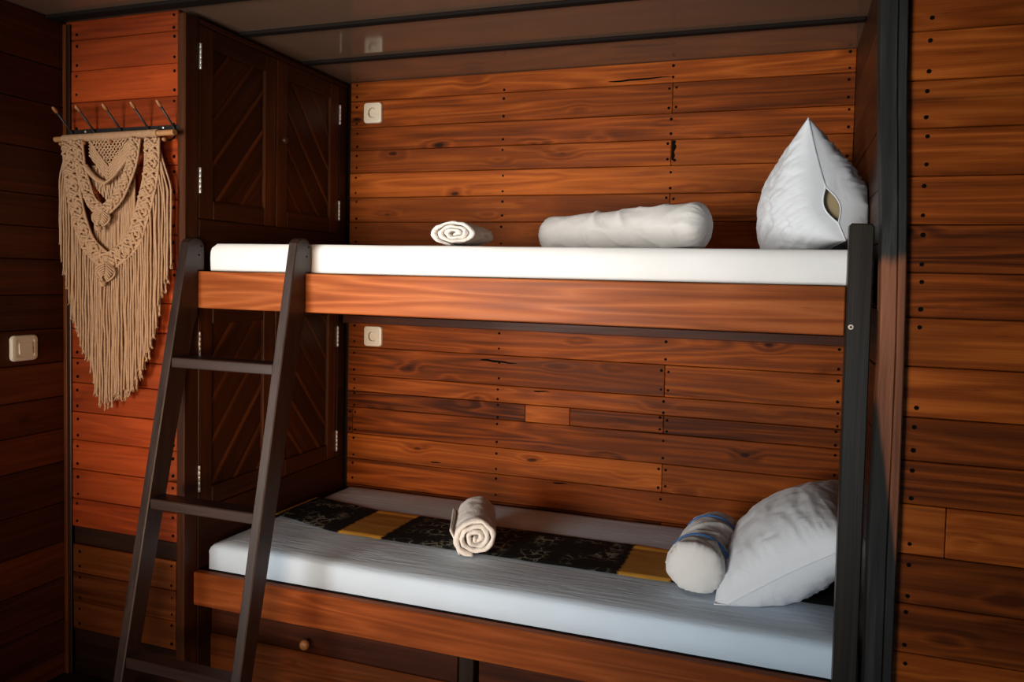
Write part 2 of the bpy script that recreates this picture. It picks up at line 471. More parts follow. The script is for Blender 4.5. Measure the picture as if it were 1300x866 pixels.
# bowed timber strip at the mouth of the recess, dark above and below, brown between
Lp = [(2.092, 0), (2.096, .526), (2.094, .816), (2.098, 1.046), (2.102, 1.292), (2.096, 1.6), (2.082, 1.86), (2.075, 2.034), (2.072, HC - .001)]
def lx(z):
    for (a, z0), (c, z1) in zip(Lp[:-1], Lp[1:]):
        if z <= z1: return a + (c - a) * (z - z0) / (z1 - z0)
    return Lp[-1][0]
Rp = [(2.156, 0), (2.156, 1.05), (2.154, 1.39), (2.146, 1.7), (2.137, 1.92), (2.130, HC - .001)]
def rx(z):
    for (a, z0), (c, z1) in zip(Rp[:-1], Rp[1:]):
        if z <= z1: return a + (c - a) * (z - z0) / (z1 - z0)
    return Rp[-1][0]
def strip_mat():
    m, nt, b = _new('two_tone_strip'); k = NT(nt)
    src = M['strip_dark'].node_tree
    A = k.n('ShaderNodeAttribute', attribute_name='grain').outputs['Vector']
    sx = k.n('ShaderNodeSeparateXYZ'); k.l(A, sx.inputs[0]); Z = sx.outputs[0]; Xc = sx.outputs[1]
    g = k.noise(k.scale(A, (2.4, 40, 40)), 1, 5, .65, .3)
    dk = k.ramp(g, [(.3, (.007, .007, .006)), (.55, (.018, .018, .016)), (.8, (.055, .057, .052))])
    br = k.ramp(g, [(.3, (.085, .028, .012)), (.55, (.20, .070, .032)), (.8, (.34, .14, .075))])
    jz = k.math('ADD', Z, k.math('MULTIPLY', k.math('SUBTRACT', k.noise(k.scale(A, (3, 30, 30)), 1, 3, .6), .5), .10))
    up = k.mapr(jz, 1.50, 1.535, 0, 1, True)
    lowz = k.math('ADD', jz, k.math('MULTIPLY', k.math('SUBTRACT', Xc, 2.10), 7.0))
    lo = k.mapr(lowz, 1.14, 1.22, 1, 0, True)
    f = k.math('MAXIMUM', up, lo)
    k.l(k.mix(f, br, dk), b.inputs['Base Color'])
    b.inputs['Roughness'].default_value = .6; b.inputs['Specular IOR Level'].default_value = .25
    k.bump(g, .3, .001, b)
    return m
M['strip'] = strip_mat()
mb = MB()
zs = [0, .26, .526, .67, .816, .93, 1.046, 1.17, 1.292, 1.45, 1.6, 1.73, 1.86, 1.95, 2.034, 2.17, HC - .001]
for x_l, x_r, y0 in ((lambda z: lx(z), lambda z: lx(z) + (rx(z) - lx(z)) * .66, -.932), (lambda z: lx(z) + (rx(z) - lx(z)) * .67, lambda z: rx(z), -.938)):
    vs = []; b_ = .003
    for z in zs:
        a, c = x_l(z), x_r(z)
        vs += [(a, YR + .055 if a < 2.1 else YR + .055, z), (a, y0 + b_, z), (a + b_, y0, z), (c - b_, y0, z), (c, y0 + b_, z), (c, YR + .019 if False else YR - .002, z)]
    fs = []
    for i in range(len(zs)-1):
        for k_ in range(6):
            k2 = (k_+1) % 6; fs.append([i*6+k_, i*6+k2, (i+1)*6+k2, (i+1)*6+k_])
    fs += [list(range(6)), list(range((len(zs)-1)*6, len(zs)*6))]
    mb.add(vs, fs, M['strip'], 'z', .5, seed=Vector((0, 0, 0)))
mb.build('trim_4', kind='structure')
mb = MB()
mb.box(XL + .001, XL + .016, YW - .012, YW - .0015, 0, HC - .013, M['teak_low'], 'z', .002, tone=.6)
mb.box(XL + .017, XL + .030, YW - .008, YW - .0015, 0, HC - .013, M['dark'], 'z', .002, tone=.6)
mb.build('trim_5', kind='structure')

# ------------------------------------------------------------------ wardrobe
wr = empty('wardrobe', (-.28, -.45, 0), 'built-in wooden wardrobe in the left corner with dark diagonal-boarded doors facing the bunks', 'wardrobe')
mb = MB()
ws = [HC - .001, 2.239, 2.134, 2.026, 1.915, 1.80, 1.685, 1.57, 1.455, 1.34, 1.24, 1.135, 1.048, .945, .845, .74, .635, .534]
planks_y(mb, ws, XL + .002, -.046, YW, M['teak_red'], {}, (XL + .052, -.062), th=.016)
mb.build('side_panel', wr, label='upper side panel of reddish nailed planks')
mb = MB()
planks_y(mb, [.472, .37, .265, .165], XL + .031, -.050, YW - .002, M['teak_low'], {}, (XL + .062, -.066), th=.018)
mb.build('side_panel', wr, label='lower side panel of brown nailed planks')
mb = MB(); mb.box(XL + .031, -.047, YW + .004, YW + .02, .473, .533, M['dark'], 'x', .002); mb.build('cross_band', wr)
mb = MB(); mb.box(XL + .031, -.047, YW + .006, YW + .02, .001, .164, M['dark'], 'x', .002); mb.build('plinth', wr)
mb = MB(); mb.box(-.045, WX, YW - .006, -.837, .001, HC - .013, M['door'], 'z', .004, tone=.45); mb.build('corner_post', wr)
mb = MB()
mb.box(WX - .03, WX, -.836, -.004, 2.276, HC - .013, M['door'], 'y', .002, tone=.3)
mb.box(WX - .03, WX, -.836, -.004, 1.337, 1.627, M['door'], 'y', .002, tone=.25)
mb.box(WX - .03, WX, -.836, -.004, .001, .632, M['door'], 'y', .002, tone=.2)
mb.box(WX - .03, WX, -.060, -.004, .633, 1.336, M['dark'], 'z', .002, tone=.3)
mb.box(WX - .03, WX, -.060, -.004, 1.628, 2.275, M['dark'], 'z', .002, tone=.3)
mb.build('face_frame', wr)
mb = MB()
mb.box(XL + .001, WX - .035, YW + .021, YW + .03, .001, HC - .002, M['void'])
mb.box(WX - .045, WX - .036, YW + .03, -.004, .001, HC - .002, M['void'])
mb.build('carcass', wr)

def door(y0, y1, z0, z1, rising, hinge_y, hinges, knob=None):
    f = MB(); st = .062; rl = .066
    xf0, xf1 = WX - .026, WX - .002
    f.box(xf0, xf1, y0, y0 + st, z0, z1, M['door'], 'z', .003, tone=.55)
    f.box(xf0, xf1, y1 - st, y1, z0, z1, M['door'], 'z', .003, tone=.55)
    f.box(xf0, xf1, y0 + st + .0005, y1 - st - .0005, z0, z0 + rl, M['door'], 'y', .003, tone=.35)
    f.box(xf0, xf1, y0 + st + .0005, y1 - st - .0005, z1 - rl, z1, M['door'], 'y', .003, tone=.35)
    d = f.build('door', wr)
    p = MB(); a0, a1, b0, b1 = y0 + st, y1 - st, z0 + rl, z1 - rl
    ang = math.radians(52); sgn = 1 if rising else -1
    dy, dz = math.cos(ang) * sgn, math.sin(ang)
    ny, nz = -dz * sgn * sgn, dy
    if ny > 0: ny, nz = -ny, -nz
    cy, cz = (a0 + a1) / 2, (b0 + b1) / 2
    pos = -.8; i = 0
    while pos < .8:
        w = .078 if i % 2 == 0 else .013
        q = [(cy + ny*s_ + dy*t, cz + nz*s_ + dz*t) for s_, t in ((pos, -2), (pos, 2), (pos + w - .0012, 2), (pos + w - .0012, -2))]
        q = clip(q, a0 - .004, a1 + .004, b0 - .004, b1 + .004)
        if len(q) >= 3:
            X = None
            th = WX - (.014 if i % 2 == 0 else .011)
            o = len(p.v); sd = Vector([random.uniform(-40, 40) for _ in range(3)])
            n = len(q); vs = [(WX - .03, *c) for c in q] + [(th, *c) for c in q]
            gr = [Vector((c[0]*dy + c[1]*dz, c[0]*ny + c[1]*nz, x)) + sd for x, *c in vs]
            fs = [[k, (k+1) % n, n+(k+1) % n, n+k] for k in range(n)] + [list(range(n)), list(range(n, 2*n))]
            p.add(vs, fs, M['door'], tone=random.uniform(.15, .45) if i % 2 == 0 else .78, grain=gr)
        pos += w; i += 1
    p.build('door_panel', d)
    for hz0, hz1 in hinges:
        h = MB(); n = 5; L = (hz1 - hz0) / n
        for k in range(n):
            h.lathe([(.0030, hz0 + k*L + .0008), (.0036, hz0 + k*L + .002), (.0036, hz0 + (k+1)*L - .002), (.0030, hz0 + (k+1)*L - .0008)], Matrix.Translation((WX + .0035, hinge_y, 0)), M['steel'], 10)
        h.box(WX - .001, WX + .0012, hinge_y - .0028, hinge_y + .0028, hz0, hz1, M['steel'], b=.0003)
        h.build('hinge', d, smooth=True, sharp=40)
    if knob:
        k = MB(); X = Matrix.Translation((WX - .003, knob[0], knob[1])) @ Matrix.Rotation(PI/2, 4, 'Y')
        k.lathe([(.006, 0), (.006, .008), (.012, .013), (.014, .019), (.011, .025), (.004, .028)], X, M['knob_dark'], 16)
        k.build('knob', d, smooth=True)
door(-.835, -.4605, 1.629, 2.2745, True, -.8345, ((1.713, 1.80), (2.126, 2.212)))
door(-.4575, -.062, 1.629, 2.2745, False, -.0625, ((1.688, 1.774), (2.108, 2.193)), (-.43, 1.968))
door(-.835, -.4605, .634, 1.335, True, -.8345, ((.696, .788), (1.162, 1.247)))
door(-.4575, -.062, .634, 1.335, False, -.0625, ((.66, .753), (1.129, 1.22)))

# ------------------------------------------------------------------ bunk bed
bk = empty('bunk_bed', (1.03, -.45, 0), 'built-in wooden double bunk bed with orange-brown rails and a short dark end post', 'bunk bed')
X0, XP = .0, 2.026
mb = MB(); mb.box(X0, XP, YF, YF + .026, 1.329, 1.4513, M['rail'], 'x', .003, tone=.5); mb.build('bed_rail', bk, label='upper side rail, lighter orange-brown')
mb = MB(); mb.box(X0, XP, YF, YF + .027, .321, .434, M['rail_low'], 'x', .003, tone=.5); mb.build('bed_rail', bk, label='lower side rail')
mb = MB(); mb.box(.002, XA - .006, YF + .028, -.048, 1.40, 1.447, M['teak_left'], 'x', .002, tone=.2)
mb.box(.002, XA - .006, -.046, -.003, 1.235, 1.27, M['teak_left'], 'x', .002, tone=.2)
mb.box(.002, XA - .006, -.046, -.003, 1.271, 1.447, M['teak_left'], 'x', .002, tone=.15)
mb.build('bed_base', bk, label='dark underside and wall ledger of the upper bunk')
mb = MB(); mb.box(.002, XA - .006, YF + .029, -.004, .385, .432, M['dark'], 'x', .002, tone=.2); mb.build('bed_base', bk, label='dark base board of the lower bunk')
mb = MB()
pts = []
mb.prism([(2.0275, 0.001), (2.0845, 0.001), (2.0845, 1.598), (2.079, 1.6055), (2.033, 1.607), (2.0275, 1.602)], 'y', -.887, -.838, M['post'], 'z', b=.003, tone=.5)
post = mb.build('bunk_post', bk)
mb = MB(); X = Matrix.Translation((2.039, -.8868, 1.352)) @ Matrix.Rotation(PI/2, 4, 'X')
mb.lathe([(.0065, 0), (.0065, .0012), (.0055, .0022), (.0030, .0022), (.0030, .0008), (.0001, .0008)], X, M['plastic'], 16)
mb.lathe([(.0028, 0), (.0028, .0014), (.0002, .0015)], X, M['hole'], 12)
mb.build('bolt', post, smooth=True, sharp=40)
for dx0, dx1, kx in ((.035, .965, .43), (1.035, 2.02, 1.43)):
    mb = MB()
    mb.box(dx0, dx1, -.825, -.806, .212, .318, M['teak_left'], 'x', .002, tone=.1)
    mb.box(dx0, dx1, -.832, -.806, .012, .211, M['teak_low'], 'x', .004, tone=.35)
    mb.box(dx0 + .01, dx1 - .01, -.805, -.2, .015, .03, M['gap'], 'x', .002)
    d = mb.build('drawer', bk)
    k = MB(); X = Matrix.Translation((kx, -.8255, .248)) @ Matrix.Rotation(PI/2, 4, 'X')
    k.lathe([(.007, 0), (.007, .008), (.014, .013), (.017, .021), (.0145, .029), (.006, .033)], X, M['knob'], 18)
    k.build('knob', d, smooth=True)
mb = MB(); mb.box(.975, 1.025, -.84, -.79, .001, .384, M['dark'], 'z', .003); mb.build('leg', bk)
mb = MB(); mb.box(.002, XA - .006, -.79, -.78, .03, .38, M['gap'], 'z', .003); mb.build('backing_board', bk)

# ------------------------------------------------------------------ ladder
ld = empty('bunk_ladder', (.215, -1.17, 0), 'dark brown wooden ladder leaning on the upper bunk rail, wide flat rungs', 'ladder')
F = lambda z: -.932 - .183 * (1.444 - z)
B = lambda z: -.880 - .206 * (1.297 - z)
prof = [(F(0.001), .001), (F(.7), .7), (F(1.3), 1.3), (F(1.50), 1.50)]
# rounded head
for a in (150, 125, 100, 75, 50, 25, 0):
    r = math.radians(a); cyy = (-.918 - .8445) / 2; rr = (.918 - .8445) / 2
    prof.append((cyy + rr * math.cos(r), 1.528 + .034 * math.sin(r)))
prof += [(-.8445, 1.4535), (-.8712, 1.4535), (-.8712, 1.300), (B(1.27), 1.27), (B(.7), .7), (B(.001), .001)]
LX = ((-.0125, .0195), (.409, .441))
for x0, x1 in LX:
    mb = MB(); mb.prism(prof, 'x', x0, x1, M['ladder'], 'z', b=.003, tone=.5)
    sr = mb.build('side_rail', ld)
    for y, z in ((-.858, 1.535), (-.868, 1.505)):
        mb = MB(); X = Matrix.Translation((x1 - .0005, y, z)) @ Matrix.Rotation(PI/2, 4, 'Y')
        mb.lathe([(.0032, 0), (.0032, .0012), (.0002, .0013)], X, M['nail'], 8)
        mb.build('nail', sr)
for z in (1.175, .743, .283):
    mb = MB()
    zz0 = z - .033
    mb.box(LX[0][1] + .0005, LX[1][0] - .0005, F(z) + .002, B(z) - .006, zz0, z, M['ladder'], 'x', .003, tone=.62)
    mb.build('rung', ld)

# ------------------------------------------------------------------ mattresses
def mattress(name, x0, x1, y0, y1, zb, ztf, ztb, mat, label, crown=.004, rad=.022, seed=1, cr=.012):
    mb = MB(); nx, ny = 90, 40
    # outline cross-section swept as a superellipse-edged slab
    def edge(t, r):  # t in 0..1 -> inset profile
        return t
    rings = []
    prof = [(.012, 0.0), (.002, .012), (0, .028), (0, .5), (0, 1 - .30), (.003, 1 - .16), (.010, 1 - .06), (rad, 1.0)]
    vs = []; per = []
    def outline(ins):
        P = []; r = cr
        a0, a1, c0, c1 = x0 + ins, x1 - ins, y0 + ins, y1 - ins
        def seg(p, q, n): return [(p[0] + (q[0]-p[0])*i/n, p[1] + (q[1]-p[1])*i/n) for i in range(n)]
        def arc(cx, cy, s_): return [(cx + r*math.cos(math.radians(s_ + 15*i)), cy + r*math.sin(math.radians(s_ + 15*i))) for i in range(6)]
        P += arc(a1 - r, c1 - r, 0) + seg((a1 - r, c1), (a0 + r, c1), 40) + arc(a0 + r, c1 - r, 90) + seg((a0, c1 - r), (a0, c0 + r), 16)
        P += arc(a0 + r, c0 + r, 180) + seg((a0 + r, c0), (a1 - r, c0), 60) + arc(a1 - r, c0 + r, 270) + seg((a1, c0 + r), (a1, c1 - r), 16)
        return P
    for ins, h in prof:
        ring = []
        for (x, y) in outline(ins):
            zt = ztf + (ztb - ztf) * (y - y0) / (y1 - y0)
            n1 = noise.noise(Vector((x*9, y*9, h*3 + seed))) * .0022 * (1 if .02 < h else 0)
            zz = zb + (zt - zb) * h + (noise.noise(Vector((x*3, y*3, seed))) * .002 if h > .9 else 0)
            # sheet tuck ripples near the foot
            yy = y + (n1 if y < y0 + .05 else 0)
            ring.append((x + (n1 if x < x0 + .05 else 0), yy, zz))
        rings.append(ring)
    n = len(rings[0])
    for r in rings: vs += r
    fs = []
    for i in range(len(rings)-1):
        for k in range(n):
            k2 = (k+1) % n; fs.append([i*n+k, i*n+k2, (i+1)*n+k2, (i+1)*n+k])
    fs.append(list(range(n)))
    # top: inner rings shrinking to a strip
    last = (len(rings)-1)*n; cx, cy = (x0+x1)/2, (y0+y1)/2; hy = (y1-y0)/2 - rad
    prev = last
    for q in range(1, 13):
        f_ = q / 13; start = len(vs)
        for k in range(n):
            x, y, z = rings[-1][k]
            d = hy * f_
            xx = max(min(x, x1 - rad - d), x0 + rad + d); yy = max(min(y, y1 - rad - d), y0 + rad + d)
            zt = ztf + (ztb - ztf) * (yy - y0) / (y1 - y0)
            zz = zt + crown * min(1, f_ * 4) + noise.noise(Vector((xx*4, yy*6, seed))) * .002
            vs.append((xx, yy, zz))
        for k in range(n):
            k2 = (k+1) % n; fs.append([prev+k, prev+k2, start+k2, start+k])
        prev = start
    fs.append([prev + k for k in range(n)])
    mb.add(vs, fs, mat)
    o = mb.build(name, origin=((x0+x1)/2, (y0+y1)/2, zb), smooth=True)
    return tag(o, label, 'mattress')
mattress('mattress', .029, 2.092, -.836, -.012, 1.4525, 1.5445, 1.5445, M['white'], 'white sheeted mattress on the upper bunk', rad=.014)
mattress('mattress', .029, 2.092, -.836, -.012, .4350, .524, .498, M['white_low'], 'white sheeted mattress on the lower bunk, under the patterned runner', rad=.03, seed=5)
ZM = lambda y: .524 + (.498 - .524) * (y + .836) / .824 + .004   # top of the lower mattress

# ------------------------------------------------------------------ bed runner
mb = MB(); nx, ny = 160, 24
def rc(x):  # back edge, front edge
    t = min(1, max(0, x / .42))
    s_ = t*t*(3-2*t)
    return -.252 + (-.312 + .252) * s_, -.512 + (-.598 + .512) * s_
vs = []; gr = []
for i in range(nx+1):
    x = .034 + (2.085 - .034) * i / nx
    b_, f_ = rc(x)
    for j in range(ny+1):
        t = j / ny; y = b_ + (f_ - b_) * t
        wob = noise.noise(Vector((x*5, y*5, 2))) * .003
        edge_ = .0035 * math.sin(PI * t) ** .25
        z = ZM(y) + .0035 + edge_ + abs(noise.noise(Vector((x*6, y*22, 8)))) * .0022
        vs.append((x, y + wob, z)); gr.append((x, t, 0))
fs = [[i*(ny+1)+j, (i+1)*(ny+1)+j, (i+1)*(ny+1)+j+1, i*(ny+1)+j+1] for i in range(nx) for j in range(ny)]
mb.add(vs, fs, M['runner'], grain=gr)
o = mb.build('bed_runner', origin=(1.0, -.45, .515), smooth=True)
tag(o, 'black woven ikat runner with yellow blocks laid along the lower mattress', 'bed runner')

# ------------------------------------------------------------------ pillows
def rdg2(p):
    return max(0, 1 - abs(noise.noise(p)) * 3.0) ** 2
def pillow_mesh(mb, L, H, T, Xf, mat, seed=0, bottom=.0, gap=None, wr=1.0, pw=.42, scale=1.0, lim=None, bias=0.0, gw=.30):
    n, m = 96, 72
    off = []
    for side in (1, -1):
        vs = []
        for i in range(n+1):
            for j in range(m+1):
                u = -1 + 2*i/n; v = -1 + 2*j/m
                # cluster samples near the rim
                u = math.sin(u*PI/2) * .55 + u * .45; v = math.sin(v*PI/2) * .55 + v * .45
                e = max(0, (1 - u*u)) * max(0, (1 - v*v))
                th = T/2 * (e ** pw) * (1 - bottom * v)
                x = L/2 * u * (1 - .10 * (1 - v*v) * u*u); y = H/2 * v * (1 - .10 * (1 - u*u) * v*v)
                # gathers running in from the rim + broad creases
                rimu = max(0, abs(u) - .55) / .45; rimv = max(0, abs(v) - .55) / .45
                w = noise.noise(Vector((v*9 + seed, u*1.4, side*3.3))) * rimu * .0045
                w += noise.noise(Vector((u*10, v*1.4 + seed, side*5.1))) * rimv * .0045
                c = 1 - abs(noise.noise(Vector((u*2.2 + v*1.1 + seed*2, v*2.8 - u*.9, side*2.0))))
                w += (c - .75) * .016 * (e ** .3)
                c2 = 1 - abs(noise.noise(Vector((u*5.5 - v*2.2, v*6 + seed*3, side*4))))
                w += (c2 - .75) * .003 * (e ** .3)
                w += rdg2(Vector((v*7 + u*1.5 + seed, u*1.1, side*3.1))) * .012 * max(0, -u + .25) * (e ** .25)
                w -= rdg2(Vector((u*2.4 - v*1.6, v*2.6 + seed*1.3, side*7))) * .007 * (e ** .3)
                z = side * (th * (1 + bias * side) + w * wr * min(1, e*8))
                if gap and u < -.80:
                    g = gap * max(0, math.cos(max(-1, min(1, (v + .40) / gw)) * PI/2)) * ((-u - .80) / .20) ** 1.5
                    z += side * g
                vs.append((x * scale, y * scale, z * scale))
        off.append(vs)
    fs = []
    S = (n+1)*(m+1)
    def id_(s_, i, j): return s_*S + i*(m+1) + j
    for s_ in (0, 1):
        for i in range(n):
            for j in range(m): fs.append([id_(s_, i, j), id_(s_, i+1, j), id_(s_, i+1, j+1), id_(s_, i, j+1)])
    V = [Xf @ Vector(p) for p in off[0] + off[1]]
    if lim: V = [Vector((min(p.x, lim[0]), p.y, max(p.z, lim[1]))) for p in V]
    mb.add(V, fs, mat)

def frame(c, eu, ev):
    eu = Vector(eu).normalized(); ev = Vector(ev); ev = (ev - eu * ev.dot(eu)).normalized(); en = eu.cross(ev)
    Mx = Matrix.Identity(4)
    for r in range(3): Mx[r][0] = eu[r]; Mx[r][1] = ev[r]; Mx[r][2] = en[r]; Mx[r][3] = c[r]
    return Mx
def hem(mb, Xf, L, H, mat, lim, gap=0):
    """sewn rim of the case"""
    for side in ((1, -1) if gap else (0,)):
        pts = []
        for k in range(200):
            t = k / 200 * 4; s_ = int(t); q = -1 + 2*(t - s_)
            u, v = ((q, -1), (1, q), (-q, 1), (-1, -q))[s_]
            x = L/2*u*(1 - .10*(1 - v*v)*u*u); y = H/2*v*(1 - .10*(1 - u*u)*v*v)
            g = side * gap * max(0, math.cos(max(-1, min(1, (v + .40) / .30)) * PI/2)) if u < -.999 else 0
            q_ = Xf @ Vector((x, y, g)); pts.append(Vector((min(q_.x, lim[0]), q_.y, max(q_.z, lim[1] + .002))))
        mb.tube(pts, .0022, mat, 6, closed=True)

LU = (XA - .004, 1.5492)
Pu = frame((1.924, -.44, 1.693), (-.24, .93, -.24), (-.27, .12, .949))
t = empty('pillow', (1.92, -.43, 1.55), 'plump white pillow standing on edge at the right end of the upper bunk', 'pillow')
mb = MB(); pillow_mesh(mb, .47, .37, .30, Pu, M['pillow'], 3, bottom=.42, gap=.022, lim=LU, bias=.12, gw=.30)
mb.build('pillowcase', t, smooth=True)
mb = MB(); pillow_mesh(mb, .46, .36, .20, Pu, M['tan'], 3, bottom=.42, wr=0, scale=.955, lim=(LU[0]-.006, LU[1]+.006)); mb.build('inner_cushion', t, smooth=True, label='tan inner cushion showing through the open case')
mb = MB(); hem(mb, Pu, .47, .37, M['pillow'], LU, .022); mb.build('hem', t, smooth=True)

LL = (XA - .004, .524)
Pl = frame((1.922, -.428, .638), (.06, 1, .02), (.80, -.06, .56))
t = empty('pillow', (1.9, -.43, .52), 'plump white pillow leaning at the right end of the lower bunk, beside the blue-banded bolster', 'pillow')
mb = MB(); pillow_mesh(mb, .58, .46, .27, Pl, M['pillow'], 9, lim=LL, wr=.55)
mb.build('pillowcase', t, smooth=True)
mb = MB(); hem(mb, Pl, .58, .46, M['pillow'], LL); mb.build('hem', t, smooth=True)

# ------------------------------------------------------------------ bolsters
def rdg(p):
    return max(0, 1 - abs(noise.noise(p)) * 3.2) ** 2
def bolster(c, d, L, R, seed, label, sag=.0, bands=(), squash=.92, lift=0.0, taper=0.0, floor=0):
    d = Vector(d).normalized(); side = d.cross(Vector((0, 0, 1))).normalized(); up = side.cross(d)
    c = Vector(c); n, m = 110, 64
    def cpt(s_): return c + d * (s_ * L/2) + up * (lift * s_ * R + .010 * noise.noise(Vector((s_*1.6, seed, 0))))
    def prof(s_):
        a = abs(s_); e = .80
        if a < e: return 1 - .05 * (1 - a/e) * 0 + .03 * noise.noise(Vector((s_*3, seed, 4)))
        q = (a - e) / (1 - e)
        return max(.03, (1 - q ** 2.6) ** .5)
    vs = []
    for i in range(n+1):
        s_ = -1 + 2*i/n
        s_ = math.sin(s_*PI/2)*.4 + s_*.6
        r0 = R * prof(s_) * (1 + taper * s_)
        for k in range(m):
            a = 2*PI*k/m
            endf = max(0, (abs(s_) - .66)/.34)
            g = rdg(Vector((math.cos(a)*8, math.sin(a)*8, seed + (1 if s_ > 0 else 7)))) * .05 * endf * min(1, prof(s_)*2) + math.exp(-((abs(s_) - .90)/.05)**2) * .030 * math.sin(a*26 + 4*noise.noise(Vector((math.cos(a)*2, math.sin(a)*2, seed))))
            cr = (1 - abs(noise.noise(Vector((s_*3.5 + math.cos(a)*1.2, math.sin(a)*1.6 - s_*2.0, seed*2.3)))) - .75) * .12 * (1 - endf)
            cr += rdg(Vector((s_*2.6 + a*.55, a*.5 - s_*.6, seed*1.7))) * .20 * (1 - endf*.6)
            r = r0 * (1 + g + cr * .6)
            z = math.sin(a) * r * squash
            z = max(z, -R * squash * .90)
            q = cpt(s_) + side * (math.cos(a) * r) + up * z; q.z = max(q.z, floor); vs.append(q)
    fs = []
    for i in range(n):
        for k in range(m):
            k2 = (k+1) % m; fs.append([i*m+k, i*m+k2, (i+1)*m+k2, (i+1)*m+k])
    fs += [list(range(m)), list(range(n*m, (n+1)*m))]
    t = empty('bolster', (c.x, c.y, c.z - R*squash*.9), label, 'bolster')
    mb = MB(); mb.add(vs, fs, M['bolster']); mb.build('bolster_cover', t, smooth=True)
    for bs, bw in bands:
        mb = MB(); vs = []; q = 5; mm = 72
        for i in range(q):
            s_ = bs + (i/(q-1) - .5) * bw * 2 / L
            h = .0045 * math.sin(PI * i/(q-1)) + .0015
            for k in range(mm):
                a = 2*PI*k/mm; r = R * prof(s_) * 1.05 + h
                z = math.sin(a) * r * squash
                z = max(z, -R * squash * .91)
                vs.append(cpt(s_) + side * (math.cos(a) * r) + up * z)
        fs = []
        for i in range(q-1):
            for k in range(mm):
                k2 = (k+1) % mm; fs.append([i*mm+k, i*mm+k2, (i+1)*mm+k2, (i+1)*mm+k])
        mb.add(vs, fs, M['blue']); mb.build('band', t, smooth=True, label='blue piping band')
    return t
bolster((1.352, -.455, 1.549 + .064), (.58, -.17, .0), .63, .072, 2.0, 'long white bolster lying along the middle of the upper mattress', squash=.98, lift=.14, taper=.10, floor=1.5492)
bolster((1.668, -.475, ZM(-.475) + .078), (.10, 1, -.03), .42, .083, 5.0, 'white bolster with two blue bands against the lower pillow', bands=((-.50, .016), (.40, .012)), floor=.522)

# ------------------------------------------------------------------ rolled towels
def towel(c, d, L, a, b_, turns, label, seed, flap=False, loose=1.0):
    """spiral roll: a/b half-axes of the end, d axis direction"""
    d = Vector(d).normalized(); side = Vector((d.y, -d.x, 0)).normalized() * 1; up = Vector((0, 0, 1))
    c = Vector(c); N = int(turns * 44)
    sp = []
    th = 1.0 / (turns + .35)
    for i in range(N+1):
        ph = 2*PI*turns*i/N
        rr = 1 - th * (turns - ph/(2*PI))
        rr += .035 * loose * noise.noise(Vector((math.cos(ph)*1.5, math.sin(ph)*1.5, seed + ph*.25)))
        sp.append((ph, rr))
    ph0 = -PI*.55 - 2*PI*turns      # ends at lower side
    t = empty('rolled_towel', (c.x, c.y, c.z - b_), label, 'towel', 'rolled towels')
    mb = MB(); M_ = 14; half = th * .40
    vs = []; cols = []
    for i, (ph, rr) in enumerate(sp):
        for q, dr in enumerate((-half, -half*.55, half*.55, half)):
            pass
    def P(ph, r, s_, bulge):
        an = ph + ph0
        return c + d*(s_*L/2 + bulge) + side * (math.cos(an) * a * r) + up * (math.sin(an) * b_ * r)
    prof = [(-half, 0), (-half*.6, .5), (0, .75), (half*.6, .5), (half, 0)]
    # cross rings: at each spiral sample a closed loop: front rounded lip, outer face to the back, back lip, inner face
    for i, (ph, rr) in enumerate(sp):
        loop = []
        fr = .006 * noise.noise(Vector((ph*.7, seed, 1)))
        for dr, bl in prof: loop.append(P(ph, rr + dr, -1, -bl*half*a*1.2 + fr))
        for s_ in [-.94 + .094*q_ for q_ in range(21)]:
            w = 1 + .035*noise.noise(Vector((ph*.6, s_*7, seed)))
            loop.append(P(ph, (rr + half) * w, s_, 0))
        for dr, bl in reversed(prof): loop.append(P(ph, rr + dr, 1, bl*half*a*1.2 + fr))
        for s_ in (.9, 0, -.9): loop.append(P(ph, rr - half, s_, 0))
        vs += [p_ + Vector((noise.noise(p_*48), noise.noise(p_*48 + Vector((9, 0, 0))), noise.noise(p_*48 + Vector((0, 9, 0))))) * .0042 for p_ in loop]
    m = len(vs) // (N+1); fs = []
    for i in range(N):
        for k in range(m):
            k2 = (k+1) % m; fs.append([i*m+k, i*m+k2, (i+1)*m+k2, (i+1)*m+k])
    fs += [list(range(m)), list(range(N*m, (N+1)*m))]
    mb.add(vs, fs, M['terry'])
    if flap:
        vs = []; K = 14; W = 8
        for i in range(K+1):
            q = i / K
            for j in range(W+1):
                s_ = -1 + 2*j/W
                base = c - side*0 + d*(s_*L/2*.99)
                # rises up the left flank and curls outward at its tip
                x = -a*(.72 + .34*q + .20*max(0, q-.75)*2)
                z = -b_*.93 + b_*1.30*q**1.4
                vs.append(base + side*x*FL + up*z)
        S0 = len(vs)
        for v in list(vs): vs.append(v + side*(-.006)*FL + up*.002)
        fs = []
        for o_ in (0, S0):
            for i in range(K):
                for j in range(W): fs.append([o_+i*(W+1)+j, o_+(i+1)*(W+1)+j, o_+(i+1)*(W+1)+j+1, o_+i*(W+1)+j+1])
        rim = [i*(W+1) for i in range(K+1)] + [K*(W+1)+j for j in range(1, W+1)] + [i*(W+1)+W for i in range(K-1, -1, -1)] + [j for j in range(W-1, 0, -1)]
        for i in range(len(rim)):
            r1, r2 = rim[i], rim[(i+1) % len(rim)]; fs.append([r1, r2, S0+r2, S0+r1])
        mb.add(vs, fs, M['terry'])
    mb.build('towel_roll', t, smooth=True)
    return t
FL = 1
towel((.876, -.640, 1.5495 + .0395), (-.13, 1, 0), .21, .071, .0375, 3.0, 'flat white towel roll near the left end of the upper mattress', 2.2, loose=1.5)
towel((.882, -.515, ZM(-.515) + .062 + .0105), (-.40, .92, 0), .25, .071, .062, 3.2, 'round white towel roll lying across the runner on the lower bunk', 6.1, flap=True, loose=2.0)

